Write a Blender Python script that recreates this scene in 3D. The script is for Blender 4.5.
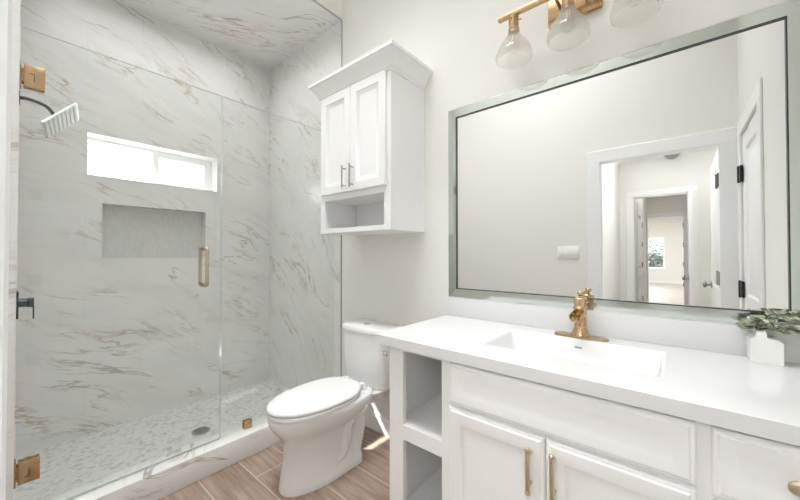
import bpy, bmesh, math, random
from mathutils import Vector, Matrix
random.seed(7)
S = bpy.context.scene
for _o in list(bpy.data.objects):
    bpy.data.objects.remove(_o)
COL = S.collection
PI = math.pi

# ------------------------------------------------------------------ camera, world, sun, lights, exposure
cam_d = bpy.data.cameras.new('camera')
cam_d.sensor_fit = 'HORIZONTAL'
cam_d.sensor_width = 36.0
cam_d.lens = 36.0 * 328.233 / 800.0
cam_d.clip_start = 0.02
cam = bpy.data.objects.new('camera', cam_d)
COL.objects.link(cam)
cam.location = (0, 0, 1.228)
cam.rotation_euler = (math.radians(90.717), 0, math.radians(40.072))
S.camera = cam

W = bpy.data.worlds.new('sky')
S.world = W
W.use_nodes = True
W.node_tree.nodes['Background'].inputs[0].default_value = (0.93, 0.97, 1.0, 1)
W.node_tree.nodes['Background'].inputs[1].default_value = 3.4

sun_d = bpy.data.lights.new('sun', 'SUN')
sun_d.energy = 22.0
sun_d.angle = math.radians(0.6)
sun_d.color = (1.0, 0.97, 0.93)
sun = bpy.data.objects.new('sun', sun_d)
COL.objects.link(sun)
sun.rotation_euler = Vector((1.0, 0.36, -1.135)).to_track_quat('-Z', 'Y').to_euler()


def area(name, loc, rot, sx, sy, power, color=(1, 1, 1), spread=180.0):
    d = bpy.data.lights.new(name, 'AREA')
    d.shape = 'RECTANGLE'
    d.size, d.size_y = sx, sy
    d.energy = power
    d.color = color
    d.spread = math.radians(spread)
    o = bpy.data.objects.new(name, d)
    COL.objects.link(o)
    o.location = loc
    o.rotation_euler = rot
    return o


area('bathroom_fill', (-1.05, 0.55, 4.02), (0, 0, 0), 1.7, 0.6, 24, (0.97, 0.985, 1.0), 90)  # added overhead fill for the bathroom, no fixture there
area('shower_fill', (-2.55, 0.8, 3.03), (0, 0, 0), 0.8, 1.3, 6.0, (0.97, 0.985, 1.0), 140)  # added fill below the soffit to brighten the shower tile
area('hall_tilted_fill', (0.1, -1.7, 2.485), (math.radians(66), 0, 0), 1.25, 0.07, 18, (0.96, 0.98, 1.0))  # added fill aimed through the doorway at the vanity fronts and lower wall
area('hall_entry_fill', (-0.13, -0.55, 2.44), (math.radians(35), 0, 0), 0.7, 0.25, 4, (0.96, 0.98, 1.0))  # added fill above the doorway, out of the mirror's view, for the low parts
area('hall_overhead_fill', (0.3, -1.2, 2.52), (0, 0, 0), 1.6, 1.8, 2.5, (0.985, 0.99, 1.0))  # added downward fill for the hall, no such lamp
area('passage_fill', (-0.17, -4.0, 2.50), (0, 0, 0), 0.4, 1.6, 5, (0.98, 0.99, 1.0))  # added fill that keeps the passage bright in the mirror
area('far_room_fill', (-0.6, -10.0, 2.70), (0, 0, 0), 2.5, 5.0, 170, (0.95, 0.98, 1.0))  # added fill for the room beyond the passage

S.cycles.max_bounces = 16
S.cycles.diffuse_bounces = 12
S.cycles.glossy_bounces = 8
S.cycles.transparent_max_bounces = 16
S.view_settings.view_transform = 'Standard'
S.view_settings.look = 'None'
S.view_settings.gamma = 1.0
S.view_settings.use_curve_mapping = False
S.view_settings.exposure = 0.12


# ------------------------------------------------------------------ materials
def new_mat(name):
    m = bpy.data.materials.new(name)
    m.use_nodes = True
    nt = m.node_tree
    b = nt.nodes['Principled BSDF']
    return m, nt, b


def noise_rough(nt, b, base, amp=0.06, scale=30.0):
    tc = nt.nodes.new('ShaderNodeTexCoord')
    n = nt.nodes.new('ShaderNodeTexNoise')
    n.inputs['Scale'].default_value = scale
    nt.links.new(tc.outputs['Object'], n.inputs['Vector'])
    mr = nt.nodes.new('ShaderNodeMapRange')
    mr.inputs['To Min'].default_value = max(0.0, base - amp)
    mr.inputs['To Max'].default_value = base + amp
    nt.links.new(n.outputs['Fac'], mr.inputs['Value'])
    nt.links.new(mr.outputs['Result'], b.inputs['Roughness'])
    return n


def simple(name, col, rough=0.5, metal=0.0, amp=0.05, scale=30.0, bump=0.0, spec=0.5):
    m, nt, b = new_mat(name)
    b.inputs['Base Color'].default_value = (*col, 1)
    b.inputs['Metallic'].default_value = metal
    b.inputs['Specular IOR Level'].default_value = spec
    n = noise_rough(nt, b, rough, amp, scale)
    if bump:
        bp = nt.nodes.new('ShaderNodeBump')
        bp.inputs['Strength'].default_value = bump
        bp.inputs['Distance'].default_value = 0.002
        nt.links.new(n.outputs['Fac'], bp.inputs['Height'])
        nt.links.new(bp.outputs['Normal'], b.inputs['Normal'])
    return m


M_WALL = simple('wall_paint', (0.83, 0.82, 0.79), 0.75, scale=220, bump=0.08)
M_CEIL = simple('ceiling_paint', (0.90, 0.895, 0.885), 0.85, scale=200, bump=0.08)
M_TRIM = simple('trim_paint', (0.87, 0.875, 0.885), 0.35)
M_CAB = simple('cabinet_paint', (0.87, 0.87, 0.875), 0.38, amp=0.04)
M_PORC = simple('porcelain', (0.84, 0.84, 0.84), 0.08, amp=0.02)
M_QUARTZ = simple('white_quartz', (0.74, 0.74, 0.745), 0.13, amp=0.03)
M_BASIN = simple('basin_white', (0.82, 0.82, 0.825), 0.10, amp=0.02)
M_BRASS = simple('brushed_brass', (0.54, 0.375, 0.215), 0.27, 1.0, 0.015, 60)
M_BRASSP = simple('pale_brass', (0.62, 0.52, 0.38), 0.30, 1.0, 0.08, 60)
M_NICKEL = simple('brushed_nickel', (0.42, 0.39, 0.35), 0.3, 1.0, 0.06, 60)
M_BLACK = simple('matte_black', (0.012, 0.012, 0.013), 0.4)
M_DARK = simple('dark_chrome', (0.07, 0.09, 0.10), 0.22, 0.8)
M_GREY = simple('satin_grey', (0.33, 0.33, 0.33), 0.35, 0.6)
M_CHROME = simple('chrome', (0.7, 0.7, 0.7), 0.12, 1.0, 0.03)
M_MIRROR = simple('mirror_silver', (0.93, 0.935, 0.93), 0.0, 1.0, 0.0)
M_STRIP = simple('bevelled_mirror_strip', (0.66, 0.70, 0.67), 0.09, 1.0, 0.03)
M_EDGE = simple('dark_mirror_edge', (0.03, 0.05, 0.045), 0.3)
M_METALTRIM = simple('tile_edge_metal', (0.5, 0.5, 0.5), 0.35, 0.9)
M_CERAMIC = simple('matt_white_ceramic', (0.88, 0.88, 0.87), 0.5)
M_SEAL = simple('clear_seal', (0.55, 0.60, 0.58), 0.3)
M_VINYL = simple('window_vinyl', (0.88, 0.89, 0.90), 0.4)
M_HEADFACE = simple('spray_face_silver', (0.62, 0.63, 0.64), 0.3, 0.7)
M_NOZZLE = simple('spray_rib_white', (0.85, 0.86, 0.87), 0.35)
M_STEM = simple('plant_stem', (0.12, 0.11, 0.06), 0.7)
M_BARK = simple('tree_bark', (0.30, 0.285, 0.27), 0.9, scale=12, bump=0.4)
M_GRASS = simple('dry_lawn', (0.36, 0.38, 0.26), 0.95, scale=8, bump=0.3)
M_EXT = simple('exterior_stucco', (0.7, 0.68, 0.64), 0.9, scale=60, bump=0.2)


def glass_mat(name, tint, refl=1.0, rough=0.0):
    m = bpy.data.materials.new(name)
    m.use_nodes = True
    nt = m.node_tree
    nt.nodes.clear()
    out = nt.nodes.new('ShaderNodeOutputMaterial')
    tr = nt.nodes.new('ShaderNodeBsdfTransparent')
    tr.inputs['Color'].default_value = (*tint, 1)
    gl = nt.nodes.new('ShaderNodeBsdfGlossy')
    gl.inputs['Roughness'].default_value = rough
    fr = nt.nodes.new('ShaderNodeFresnel')
    # same reflectance on both faces of the thin sheet (no total internal reflection)
    ge = nt.nodes.new('ShaderNodeNewGeometry')
    io = nt.nodes.new('ShaderNodeMapRange')
    io.inputs['To Min'].default_value = 1.45
    io.inputs['To Max'].default_value = 1.0 / 1.45
    nt.links.new(ge.outputs['Backfacing'], io.inputs['Value'])
    nt.links.new(io.outputs['Result'], fr.inputs['IOR'])
    mu = nt.nodes.new('ShaderNodeMath')
    mu.operation = 'MULTIPLY'
    mu.inputs[1].default_value = refl
    mx = nt.nodes.new('ShaderNodeMixShader')
    nt.links.new(fr.outputs[0], mu.inputs[0])
    nt.links.new(mu.outputs[0], mx.inputs[0])
    nt.links.new(tr.outputs[0], mx.inputs[1])
    nt.links.new(gl.outputs[0], mx.inputs[2])
    nt.links.new(mx.outputs[0], out.inputs['Surface'])
    return m


M_GLASS = glass_mat('shower_glass', (0.978, 0.986, 0.981), 0.8)
M_GLASSEDGE = simple('glass_edge', (0.72, 0.78, 0.76), 0.12)
M_PANE = glass_mat('window_glass', (0.97, 0.98, 0.98), 0.8)
M_BULB = glass_mat('bulb_glass', (0.97, 0.955, 0.93), 0.8)


def shade_glass():
    m = glass_mat('seeded_shade_glass', (0.975, 0.975, 0.965), 0.6, 0.08)
    nt = m.node_tree
    out = nt.nodes['Material Output']
    src = out.inputs['Surface'].links[0].from_socket
    df = nt.nodes.new('ShaderNodeBsdfTranslucent')
    df.inputs['Color'].default_value = (0.9, 0.9, 0.88, 1)
    mx = nt.nodes.new('ShaderNodeMixShader')
    mx.inputs[0].default_value = 0.22
    nt.links.new(src, mx.inputs[1])
    nt.links.new(df.outputs[0], mx.inputs[2])
    nt.links.new(mx.outputs[0], out.inputs['Surface'])
    return m


M_SHADE = shade_glass()


def mix_col(nt, fac, a, b):
    n = nt.nodes.new('ShaderNodeMix')
    n.data_type = 'RGBA'
    n.clamp_factor = True
    nt.links.new(fac, n.inputs['Factor'])
    for sock, v in ((n.inputs[6], a), (n.inputs[7], b)):
        if isinstance(v, tuple):
            sock.default_value = (*v, 1)
        else:
            nt.links.new(v, sock)
    return n.outputs[2]


def mth(nt, op, a, b=None, c=None):
    n = nt.nodes.new('ShaderNodeMath')
    n.operation = op
    for i, v in enumerate((a, b, c)):
        if v is None:
            continue
        if isinstance(v, (int, float)):
            n.inputs[i].default_value = v
        else:
            nt.links.new(v, n.inputs[i])
    return n.outputs[0]


def ramp(nt, v, lo, hi, a=0.0, b=1.0):
    n = nt.nodes.new('ShaderNodeMapRange')
    n.interpolation_type = 'SMOOTHSTEP'
    n.inputs['From Min'].default_value = lo
    n.inputs['From Max'].default_value = hi
    n.inputs['To Min'].default_value = a
    n.inputs['To Max'].default_value = b
    nt.links.new(v, n.inputs['Value'])
    return n.outputs['Result']


def marble(name, u, v, uo=0.0, vo=0.0, grout=True, rough=0.06, w=1.22, h=0.61, ang=30.0, seed=0.0, amt=1.0):
    """polished calacatta-look porcelain, veins run down to the right in the (u, v) plane; thin tile joints"""
    m, nt, b = new_mat(name)
    tc = nt.nodes.new('ShaderNodeTexCoord')
    sp = nt.nodes.new('ShaderNodeSeparateXYZ')
    nt.links.new(tc.outputs['Object'], sp.inputs[0])
    U, V_ = sp.outputs[u], sp.outputs[v]
    ca, sa = math.cos(math.radians(ang)), math.sin(math.radians(ang))
    # gentle bend of the vein direction
    lo = nt.nodes.new('ShaderNodeTexNoise')
    lo.inputs['Scale'].default_value = 1.1
    lo.inputs['Detail'].default_value = 2.0
    nt.links.new(tc.outputs['Object'], lo.inputs['Vector'])
    wob = mth(nt, 'MULTIPLY', mth(nt, 'SUBTRACT', lo.outputs['Fac'], 0.5), 0.55)
    al = mth(nt, 'SUBTRACT', mth(nt, 'MULTIPLY', U, ca), mth(nt, 'MULTIPLY', V_, sa))
    ac = mth(nt, 'ADD', mth(nt, 'ADD', mth(nt, 'MULTIPLY', U, sa), mth(nt, 'MULTIPLY', V_, ca)), wob)

    def tex(sa_, sc_, detail, rough_, dist, off):
        cb = nt.nodes.new('ShaderNodeCombineXYZ')
        nt.links.new(mth(nt, 'MULTIPLY', al, sa_), cb.inputs[0])
        nt.links.new(mth(nt, 'MULTIPLY', ac, sc_), cb.inputs[1])
        cb.inputs[2].default_value = off + seed
        n = nt.nodes.new('ShaderNodeTexNoise')
        n.inputs['Scale'].default_value = 1.0
        n.inputs['Detail'].default_value = detail
        n.inputs['Roughness'].default_value = rough_
        n.inputs['Distortion'].default_value = dist
        nt.links.new(cb.outputs[0], n.inputs['Vector'])
        return n.outputs['Fac']

    r1 = mth(nt, 'ABSOLUTE', mth(nt, 'SUBTRACT', tex(0.9, 4.6, 6.0, 0.60, 0.3, 0.0), 0.5))
    v1 = ramp(nt, r1, 0.0, 0.016, 1.0, 0.0)
    r2 = mth(nt, 'ABSOLUTE', mth(nt, 'SUBTRACT', tex(2.2, 12.0, 6.0, 0.66, 0.3, 4.3), 0.5))
    v2 = ramp(nt, r2, 0.0, 0.040, 1.0, 0.0)
    m1 = ramp(nt, tex(2.2, 4.2, 3.0, 0.55, 0.2, 9.1), 0.45, 0.68)
    m2 = ramp(nt, tex(1.7, 4.0, 3.0, 0.55, 0.2, 14.7), 0.52, 0.70)
    cloud = ramp(nt, tex(1.5, 5.5, 5.0, 0.6, 0.2, 21.0), 0.42, 0.75)
    gold = ramp(nt, tex(1.6, 3.0, 2.0, 0.5, 0.0, 30.0), 0.44, 0.56)
    base = mix_col(nt, mth(nt, 'MULTIPLY', cloud, 0.35), (0.795, 0.79, 0.78), (0.61, 0.605, 0.595))
    veincol = mix_col(nt, gold, (0.36, 0.34, 0.315), (0.46, 0.33, 0.205))
    f1 = mth(nt, 'MULTIPLY', v1, mth(nt, 'MULTIPLY_ADD', m1, 0.72 * amt, 0.05))
    f2 = mth(nt, 'MULTIPLY', mth(nt, 'MULTIPLY', v2, m2), 0.68 * amt)
    c = mix_col(nt, f2, base, veincol)
    c = mix_col(nt, f1, c, veincol)
    if grout:
        cb = nt.nodes.new('ShaderNodeCombineXYZ')
        nt.links.new(mth(nt, 'ADD', U, uo), cb.inputs[0])
        nt.links.new(mth(nt, 'ADD', V_, vo), cb.inputs[1])
        br = nt.nodes.new('ShaderNodeTexBrick')
        br.offset = 0.5
        br.inputs['Scale'].default_value = 1.0
        br.inputs['Mortar Size'].default_value = 0.0018
        br.inputs['Mortar Smooth'].default_value = 0.3
        br.inputs['Brick Width'].default_value = w
        br.inputs['Row Height'].default_value = h
        br.inputs['Color1'].default_value = (0, 0, 0, 1)
        br.inputs['Color2'].default_value = (0, 0, 0, 1)
        br.inputs['Mortar'].default_value = (1, 1, 1, 1)
        nt.links.new(cb.outputs[0], br.inputs['Vector'])
        c = mix_col(nt, mth(nt, 'MULTIPLY', br.outputs['Fac'], 0.5), c, (0.66, 0.655, 0.64))
    nt.links.new(c, b.inputs['Base Color'])
    b.inputs['Roughness'].default_value = rough
    return m


M_MARBLE_W = marble('marble_tile_window_wall', 1, 2, 0.28, 0.25, w=0.61, h=0.305, ang=24)
M_MARBLE_V = marble('marble_tile_end_wall', 0, 2, 0.3, 0.25, w=0.61, h=0.305, ang=42, seed=3.3)
M_MARBLE_C = marble('marble_tile_soffit', 0, 1, 0.3, 0.25, w=0.61, h=0.61, ang=-60, seed=7.7)
M_MARBLE_K = marble('marble_tile_curb', 1, 2, 0.1, 0.4, grout=False, ang=24, seed=5.2, amt=1.3)


def mosaic(name, scale, stretch, dark, rough=0.3):
    m, nt, b = new_mat(name)
    tc = nt.nodes.new('ShaderNodeTexCoord')
    mp = nt.nodes.new('ShaderNodeMapping')
    mp.inputs['Scale'].default_value = stretch
    mp.inputs['Rotation'].default_value = (0, 0, math.radians(45))
    nt.links.new(tc.outputs['Object'], mp.inputs['Vector'])
    vo = nt.nodes.new('ShaderNodeTexVoronoi')
    vo.inputs['Scale'].default_value = scale
    vo.inputs['Randomness'].default_value = 0.75
    nt.links.new(mp.outputs[0], vo.inputs['Vector'])
    sp = nt.nodes.new('ShaderNodeSeparateColor')
    nt.links.new(vo.outputs['Color'], sp.inputs[0])
    t = ramp(nt, sp.outputs[0], 0.55, 1.0)
    c = mix_col(nt, t, (0.67, 0.665, 0.65), dark)
    ve = nt.nodes.new('ShaderNodeTexVoronoi')
    ve.feature = 'DISTANCE_TO_EDGE'
    ve.inputs['Scale'].default_value = scale
    ve.inputs['Randomness'].default_value = 0.75
    nt.links.new(mp.outputs[0], ve.inputs['Vector'])
    g = ramp(nt, ve.outputs['Distance'], 0.02, 0.07, 1.0, 0.0)
    c = mix_col(nt, g, c, (0.62, 0.615, 0.60))
    nt.links.new(c, b.inputs['Base Color'])
    b.inputs['Roughness'].default_value = rough
    return m


M_PEBBLE = mosaic('marble_chip_mosaic', 66, (1.0, 0.6, 1.0), (0.42, 0.415, 0.40))
M_NICHE = mosaic('niche_strip_mosaic', 40, (1.0, 1.0, 0.35), (0.62, 0.64, 0.65), 0.25)


def wood(name, dark, light, pw, ph, vo, groutc, uo=0.0):
    m, nt, b = new_mat(name)
    tc = nt.nodes.new('ShaderNodeTexCoord')
    sp = nt.nodes.new('ShaderNodeSeparateXYZ')
    nt.links.new(tc.outputs['Object'], sp.inputs[0])
    cb = nt.nodes.new('ShaderNodeCombineXYZ')
    nt.links.new(mth(nt, 'ADD', sp.outputs[0], uo), cb.inputs[0])
    nt.links.new(mth(nt, 'ADD', sp.outputs[1], vo), cb.inputs[1])
    br = nt.nodes.new('ShaderNodeTexBrick')
    br.offset = 0.37
    br.inputs['Scale'].default_value = 1.0
    br.inputs['Mortar Size'].default_value = 0.0035
    br.inputs['Mortar Smooth'].default_value = 0.25
    br.inputs['Brick Width'].default_value = pw
    br.inputs['Row Height'].default_value = ph
    br.inputs['Color1'].default_value = (0.2, 0.2, 0.2, 1)
    br.inputs['Color2'].default_value = (0.8, 0.8, 0.8, 1)
    nt.links.new(cb.outputs[0], br.inputs['Vector'])
    mp = nt.nodes.new('ShaderNodeMapping')
    mp.inputs['Scale'].default_value = (1.6, 16, 1)
    nt.links.new(cb.outputs[0], mp.inputs['Vector'])
    va = nt.nodes.new('ShaderNodeVectorMath')
    va.operation = 'ADD'
    nt.links.new(mp.outputs[0], va.inputs[0])
    sc = nt.nodes.new('ShaderNodeVectorMath')
    sc.operation = 'SCALE'
    sc.inputs['Scale'].default_value = 9.0
    nt.links.new(br.outputs['Color'], sc.inputs[0])
    nt.links.new(sc.outputs[0], va.inputs[1])
    n = nt.nodes.new('ShaderNodeTexNoise')
    n.inputs['Scale'].default_value = 2.2
    n.inputs['Detail'].default_value = 7
    n.inputs['Roughness'].default_value = 0.62
    n.inputs['Distortion'].default_value = 0.5
    nt.links.new(va.outputs[0], n.inputs['Vector'])
    g = ramp(nt, n.outputs['Fac'], 0.30, 0.70)
    c = mix_col(nt, g, dark, light)
    sepc = nt.nodes.new('ShaderNodeSeparateColor')
    nt.links.new(br.outputs['Color'], sepc.inputs[0])
    c = mix_col(nt, mth(nt, 'MULTIPLY', sepc.outputs[0], 0.35), c, light)
    c = mix_col(nt, br.outputs['Fac'], c, groutc)
    nt.links.new(c, b.inputs['Base Color'])
    b.inputs['Roughness'].default_value = 0.36
    return m


M_FLOOR = wood('wood_look_plank_tile', (0.205, 0.140, 0.102), (0.40, 0.305, 0.245), 1.2, 0.2125, -0.669 + 0.2125 * 20, (0.53, 0.465, 0.40), 1.78 + 1.2 * 5)
M_FLOORH = wood('hall_plank_tile', (0.36, 0.32, 0.28), (0.52, 0.48, 0.44), 1.2, 0.2125, 30.0, (0.6, 0.56, 0.5))


def leaf_mat():
    m, nt, b = new_mat('eucalyptus_leaf')
    g = nt.nodes.new('ShaderNodeNewGeometry')
    cr = nt.nodes.new('ShaderNodeValToRGB')
    e = cr.color_ramp.elements
    e[0].position, e[0].color = 0.0, (0.10, 0.13, 0.085, 1)
    e[1].position, e[1].color = 1.0, (0.72, 0.74, 0.62, 1)
    k = e.new(0.35)
    k.color = (0.34, 0.38, 0.26, 1)
    nt.links.new(g.outputs['Random Per Island'], cr.inputs[0])
    nt.links.new(cr.outputs[0], b.inputs['Base Color'])
    b.inputs['Roughness'].default_value = 0.6
    return m


M_LEAF = leaf_mat()


def foliage_mat(name, a, bcol):
    m, nt, b = new_mat(name)
    g = nt.nodes.new('ShaderNodeNewGeometry')
    c = mix_col(nt, g.outputs['Random Per Island'], a, bcol)
    nt.links.new(c, b.inputs['Base Color'])
    b.inputs['Roughness'].default_value = 0.8
    return m


M_FOL = foliage_mat('far_foliage', (0.10, 0.13, 0.13), (0.26, 0.30, 0.30))

# ------------------------------------------------------------------ mesh helpers
ORG = {}


def BM():
    return bmesh.new()


def obj(name, bm, mat, parent=None, sharp=35.0, recalc=True):
    if recalc:
        bmesh.ops.recalc_face_normals(bm, faces=bm.faces)
    off = ORG.get(parent.name, Vector((0, 0, 0))) if parent else Vector((0, 0, 0))
    if off.length > 0:
        bmesh.ops.translate(bm, verts=bm.verts, vec=-off)
    lim = math.radians(sharp)
    for e in bm.edges:
        if len(e.link_faces) == 2:
            e.smooth = e.calc_face_angle(0.0) < lim
        else:
            e.smooth = False
    for f in bm.faces:
        f.smooth = True
    me = bpy.data.meshes.new(name)
    bm.to_mesh(me)
    bm.free()
    o = bpy.data.objects.new(name, me)
    COL.objects.link(o)
    mats = mat if isinstance(mat, (list, tuple)) else [mat]
    for m in mats:
        me.materials.append(m)
    if parent:
        o.parent = parent
        ORG[o.name] = off
    return o


def tag(o, label, cat, group=None):
    o['label'] = label
    o['category'] = cat
    if group:
        o['group'] = group
    return o


def thing(name, label, cat, loc=(0, 0, 0), group=None):
    o = bpy.data.objects.new(name, None)
    o.empty_display_size = 0.05
    COL.objects.link(o)
    o.location = loc
    ORG[o.name] = Vector(loc)
    return tag(o, label, cat, group)


def struct_root(name, loc=(0, 0, 0)):
    o = bpy.data.objects.new(name, None)
    o.empty_display_size = 0.05
    COL.objects.link(o)
    o.location = loc
    ORG[o.name] = Vector(loc)
    o['kind'] = 'structure'
    return o


def struct(name, bm, m, parent=None):
    o = obj(name, bm, m, parent)
    if parent is None:
        o['kind'] = 'structure'
    return o


def box(bm, x0, x1, y0, y1, z0, z1, bev=0.0, seg=2):
    x0, x1 = sorted((x0, x1))
    y0, y1 = sorted((y0, y1))
    z0, z1 = sorted((z0, z1))
    vs = [bm.verts.new(p) for p in ((x0, y0, z0), (x1, y0, z0), (x1, y1, z0), (x0, y1, z0), (x0, y0, z1), (x1, y0, z1), (x1, y1, z1), (x0, y1, z1))]
    fs = [bm.faces.new([vs[i] for i in q]) for q in ((3, 2, 1, 0), (4, 5, 6, 7), (0, 1, 5, 4), (1, 2, 6, 5), (2, 3, 7, 6), (3, 0, 4, 7))]
    if bev > 0:
        es = list({e for f in fs for e in f.edges})
        bmesh.ops.bevel(bm, geom=es, offset=bev, segments=seg, affect='EDGES', profile=0.5)


def boxes(*bs):
    bm = BM()
    for b in bs:
        box(bm, *b)
    return bm


def grid_wall(bm, us, vs, holes, t0, t1, fn):
    """slab between t0 and t1 with rectangular holes; fn(u, v, t) -> xyz"""
    for h in holes:
        us = us + [h[0], h[1]]
        vs = vs + [h[2], h[3]]
    us = sorted(set(us))
    vs = sorted(set(vs))
    nu, nv = len(us) - 1, len(vs) - 1

    def solid(i, j):
        if i < 0 or j < 0 or i >= nu or j >= nv:
            return False
        cu, cv = (us[i] + us[i + 1]) / 2, (vs[j] + vs[j + 1]) / 2
        return not any(h[0] < cu < h[1] and h[2] < cv < h[3] for h in holes)
    cache = {}

    def V(i, j, k):
        key = (i, j, k)
        if key not in cache:
            cache[key] = bm.verts.new(fn(us[i], vs[j], (t0, t1)[k]))
        return cache[key]
    for i in range(nu):
        for j in range(nv):
            if not solid(i, j):
                continue
            for k in (0, 1):
                bm.faces.new([V(i, j, k), V(i + 1, j, k), V(i + 1, j + 1, k), V(i, j + 1, k)])
            if not solid(i - 1, j):
                bm.faces.new([V(i, j, 0), V(i, j + 1, 0), V(i, j + 1, 1), V(i, j, 1)])
            if not solid(i + 1, j):
                bm.faces.new([V(i + 1, j, 0), V(i + 1, j + 1, 0), V(i + 1, j + 1, 1), V(i + 1, j, 1)])
            if not solid(i, j - 1):
                bm.faces.new([V(i, j, 0), V(i + 1, j, 0), V(i + 1, j, 1), V(i, j, 1)])
            if not solid(i, j + 1):
                bm.faces.new([V(i, j + 1, 0), V(i + 1, j + 1, 0), V(i + 1, j + 1, 1), V(i, j + 1, 1)])


def loft(bm, rings, cap0=True, cap1=True, closed=False):
    vr = [[bm.verts.new(p) for p in r] for r in rings]
    n = len(vr[0])
    seq = list(zip(vr[:-1], vr[1:]))
    if closed:
        seq.append((vr[-1], vr[0]))
    for a, b in seq:
        for i in range(n):
            j = (i + 1) % n
            bm.faces.new([a[i], a[j], b[j], b[i]])
    if not closed:
        if cap0:
            bm.faces.new(list(reversed(vr[0])))
        if cap1:
            bm.faces.new(vr[-1])
    return vr


def frame_of(d):
    d = Vector(d).normalized()
    a = Vector((0, 0, 1)) if abs(d.z) < 0.9 else Vector((1, 0, 0))
    u = d.cross(a).normalized()
    return u, d.cross(u).normalized(), d


def lathe(bm, o, axis, prof, n=32, cap0=True, cap1=True):
    """prof: (radius, distance along axis)"""
    u, v, d = frame_of(axis)
    o = Vector(o)
    loft(bm, [[o + d * h + (u * math.cos(2 * PI * i / n) + v * math.sin(2 * PI * i / n)) * max(r, 1e-5) for i in range(n)] for r, h in prof], cap0, cap1)


def cyl(bm, a, b, r, n=24, bev=0.0):
    a, b = Vector(a), Vector(b)
    L = (b - a).length
    if bev > 0:
        lathe(bm, a, b - a, [(r - bev, 0), (r - bev * 0.3, bev * 0.3), (r, bev), (r, L - bev), (r - bev * 0.3, L - bev * 0.3), (r - bev, L)], n)
    else:
        lathe(bm, a, b - a, [(r, 0), (r, L)], n)


def tube(bm, pts, r, n=10, closed=False, cap=True):
    pts = [Vector(p) for p in pts]
    N = len(pts)
    rs = r if isinstance(r, (list, tuple)) else [r] * N
    rings = []
    up = None
    for i in range(N):
        if closed:
            t = pts[(i + 1) % N] - pts[i - 1]
        else:
            t = pts[min(i + 1, N - 1)] - pts[max(i - 1, 0)]
        t.normalize()
        if up is None:
            up = frame_of(t)[0]
        up = (up - t * up.dot(t))
        if up.length < 1e-6:
            up = frame_of(t)[0]
        up.normalize()
        w = t.cross(up)
        rings.append([pts[i] + (up * math.cos(2 * PI * k / n) + w * math.sin(2 * PI * k / n)) * rs[i] for k in range(n)])
    loft(bm, rings, cap, cap, closed)


def sphere(bm, c, r, n=16, sz=1.0):
    c = Vector(c)
    m = n // 2
    lathe(bm, c - Vector((0, 0, r * sz)), (0, 0, 1), [(r * math.sin(PI * i / m), r * sz * (1 - math.cos(PI * i / m))) for i in range(m + 1)], n, False, False)
    bmesh.ops.remove_doubles(bm, verts=bm.verts, dist=2e-5)


def catmull(pts, k=6, closed=False):
    P = [Vector(p) for p in pts]
    n = len(P)
    out = []
    rng = range(n) if closed else range(n - 1)
    for i in rng:
        if closed:
            a, b, c, d = P[i - 1], P[i], P[(i + 1) % n], P[(i + 2) % n]
        else:
            a, b, c, d = P[max(i - 1, 0)], P[i], P[i + 1], P[min(i + 2, n - 1)]
        for s in range(k):
            t = s / k
            out.append(0.5 * ((2 * b) + (c - a) * t + (2 * a - 5 * b + 4 * c - d) * t * t + (3 * b - a - 3 * c + d) * t ** 3))
    if not closed:
        out.append(P[-1])
    return out


def rrect(cx, cy, hx, hy, r, k=5):
    pts = []
    for sx, sy, a0 in ((1, 1, 0), (-1, 1, 90), (-1, -1, 180), (1, -1, 270)):
        for i in range(k + 1):
            a = math.radians(a0 + 90.0 * i / k)
            pts.append((cx + sx * (hx - r) + r * math.cos(a), cy + sy * (hy - r) + r * math.sin(a)))
    return pts


def superell(cx, cy, hx, hy, n, k=48):
    pts = []
    for i in range(k):
        a = 2 * PI * i / k
        c, s = math.cos(a), math.sin(a)
        pts.append((cx + hx * math.copysign(abs(c) ** (2.0 / n), c), cy + hy * math.copysign(abs(s) ** (2.0 / n), s)))
    return pts


def panel(bm, u0, u1, v0, v1, t_back, prof, fn):
    """cabinet front: closed solid of nested rectangles. prof: (inset, t)"""
    rings = [[fn(u0, v0, t_back), fn(u1, v0, t_back), fn(u1, v1, t_back), fn(u0, v1, t_back)]]
    for ins, t in prof:
        rings.append([fn(u0 + ins, v0 + ins, t), fn(u1 - ins, v0 + ins, t), fn(u1 - ins, v1 - ins, t), fn(u0 + ins, v1 - ins, t)])
    loft(bm, rings)


# ------------------------------------------------------------------ the setting
YV = 1.66          # vanity wall
XR = 0.345         # right wall
XW = -3.08         # shower window wall
XG = -2.07         # shower glass
ZS = 3.056         # shower soffit
ZC = 4.10          # bathroom ceiling
ZH = 2.53          # hall ceiling
YF = -0.012        # front wall face

struct('floor', boxes((-2.05, 0.47, -0.12, 1.78, -0.1, 0.0)), M_FLOOR)
struct('floor_shower', boxes((-3.3, -2.05, -0.13, 1.78, -0.1, 0.0)), M_PEBBLE)
struct('wall_back', boxes((-3.34, 0.47, YV, YV + 0.12, -0.05, ZC + 0.1)), M_WALL)
# shower end wall tile on the vanity wall
struct('wall_shower_end', boxes((XW, -1.993, YV - 0.008, YV, 0.0, ZS)), M_MARBLE_V)
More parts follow.
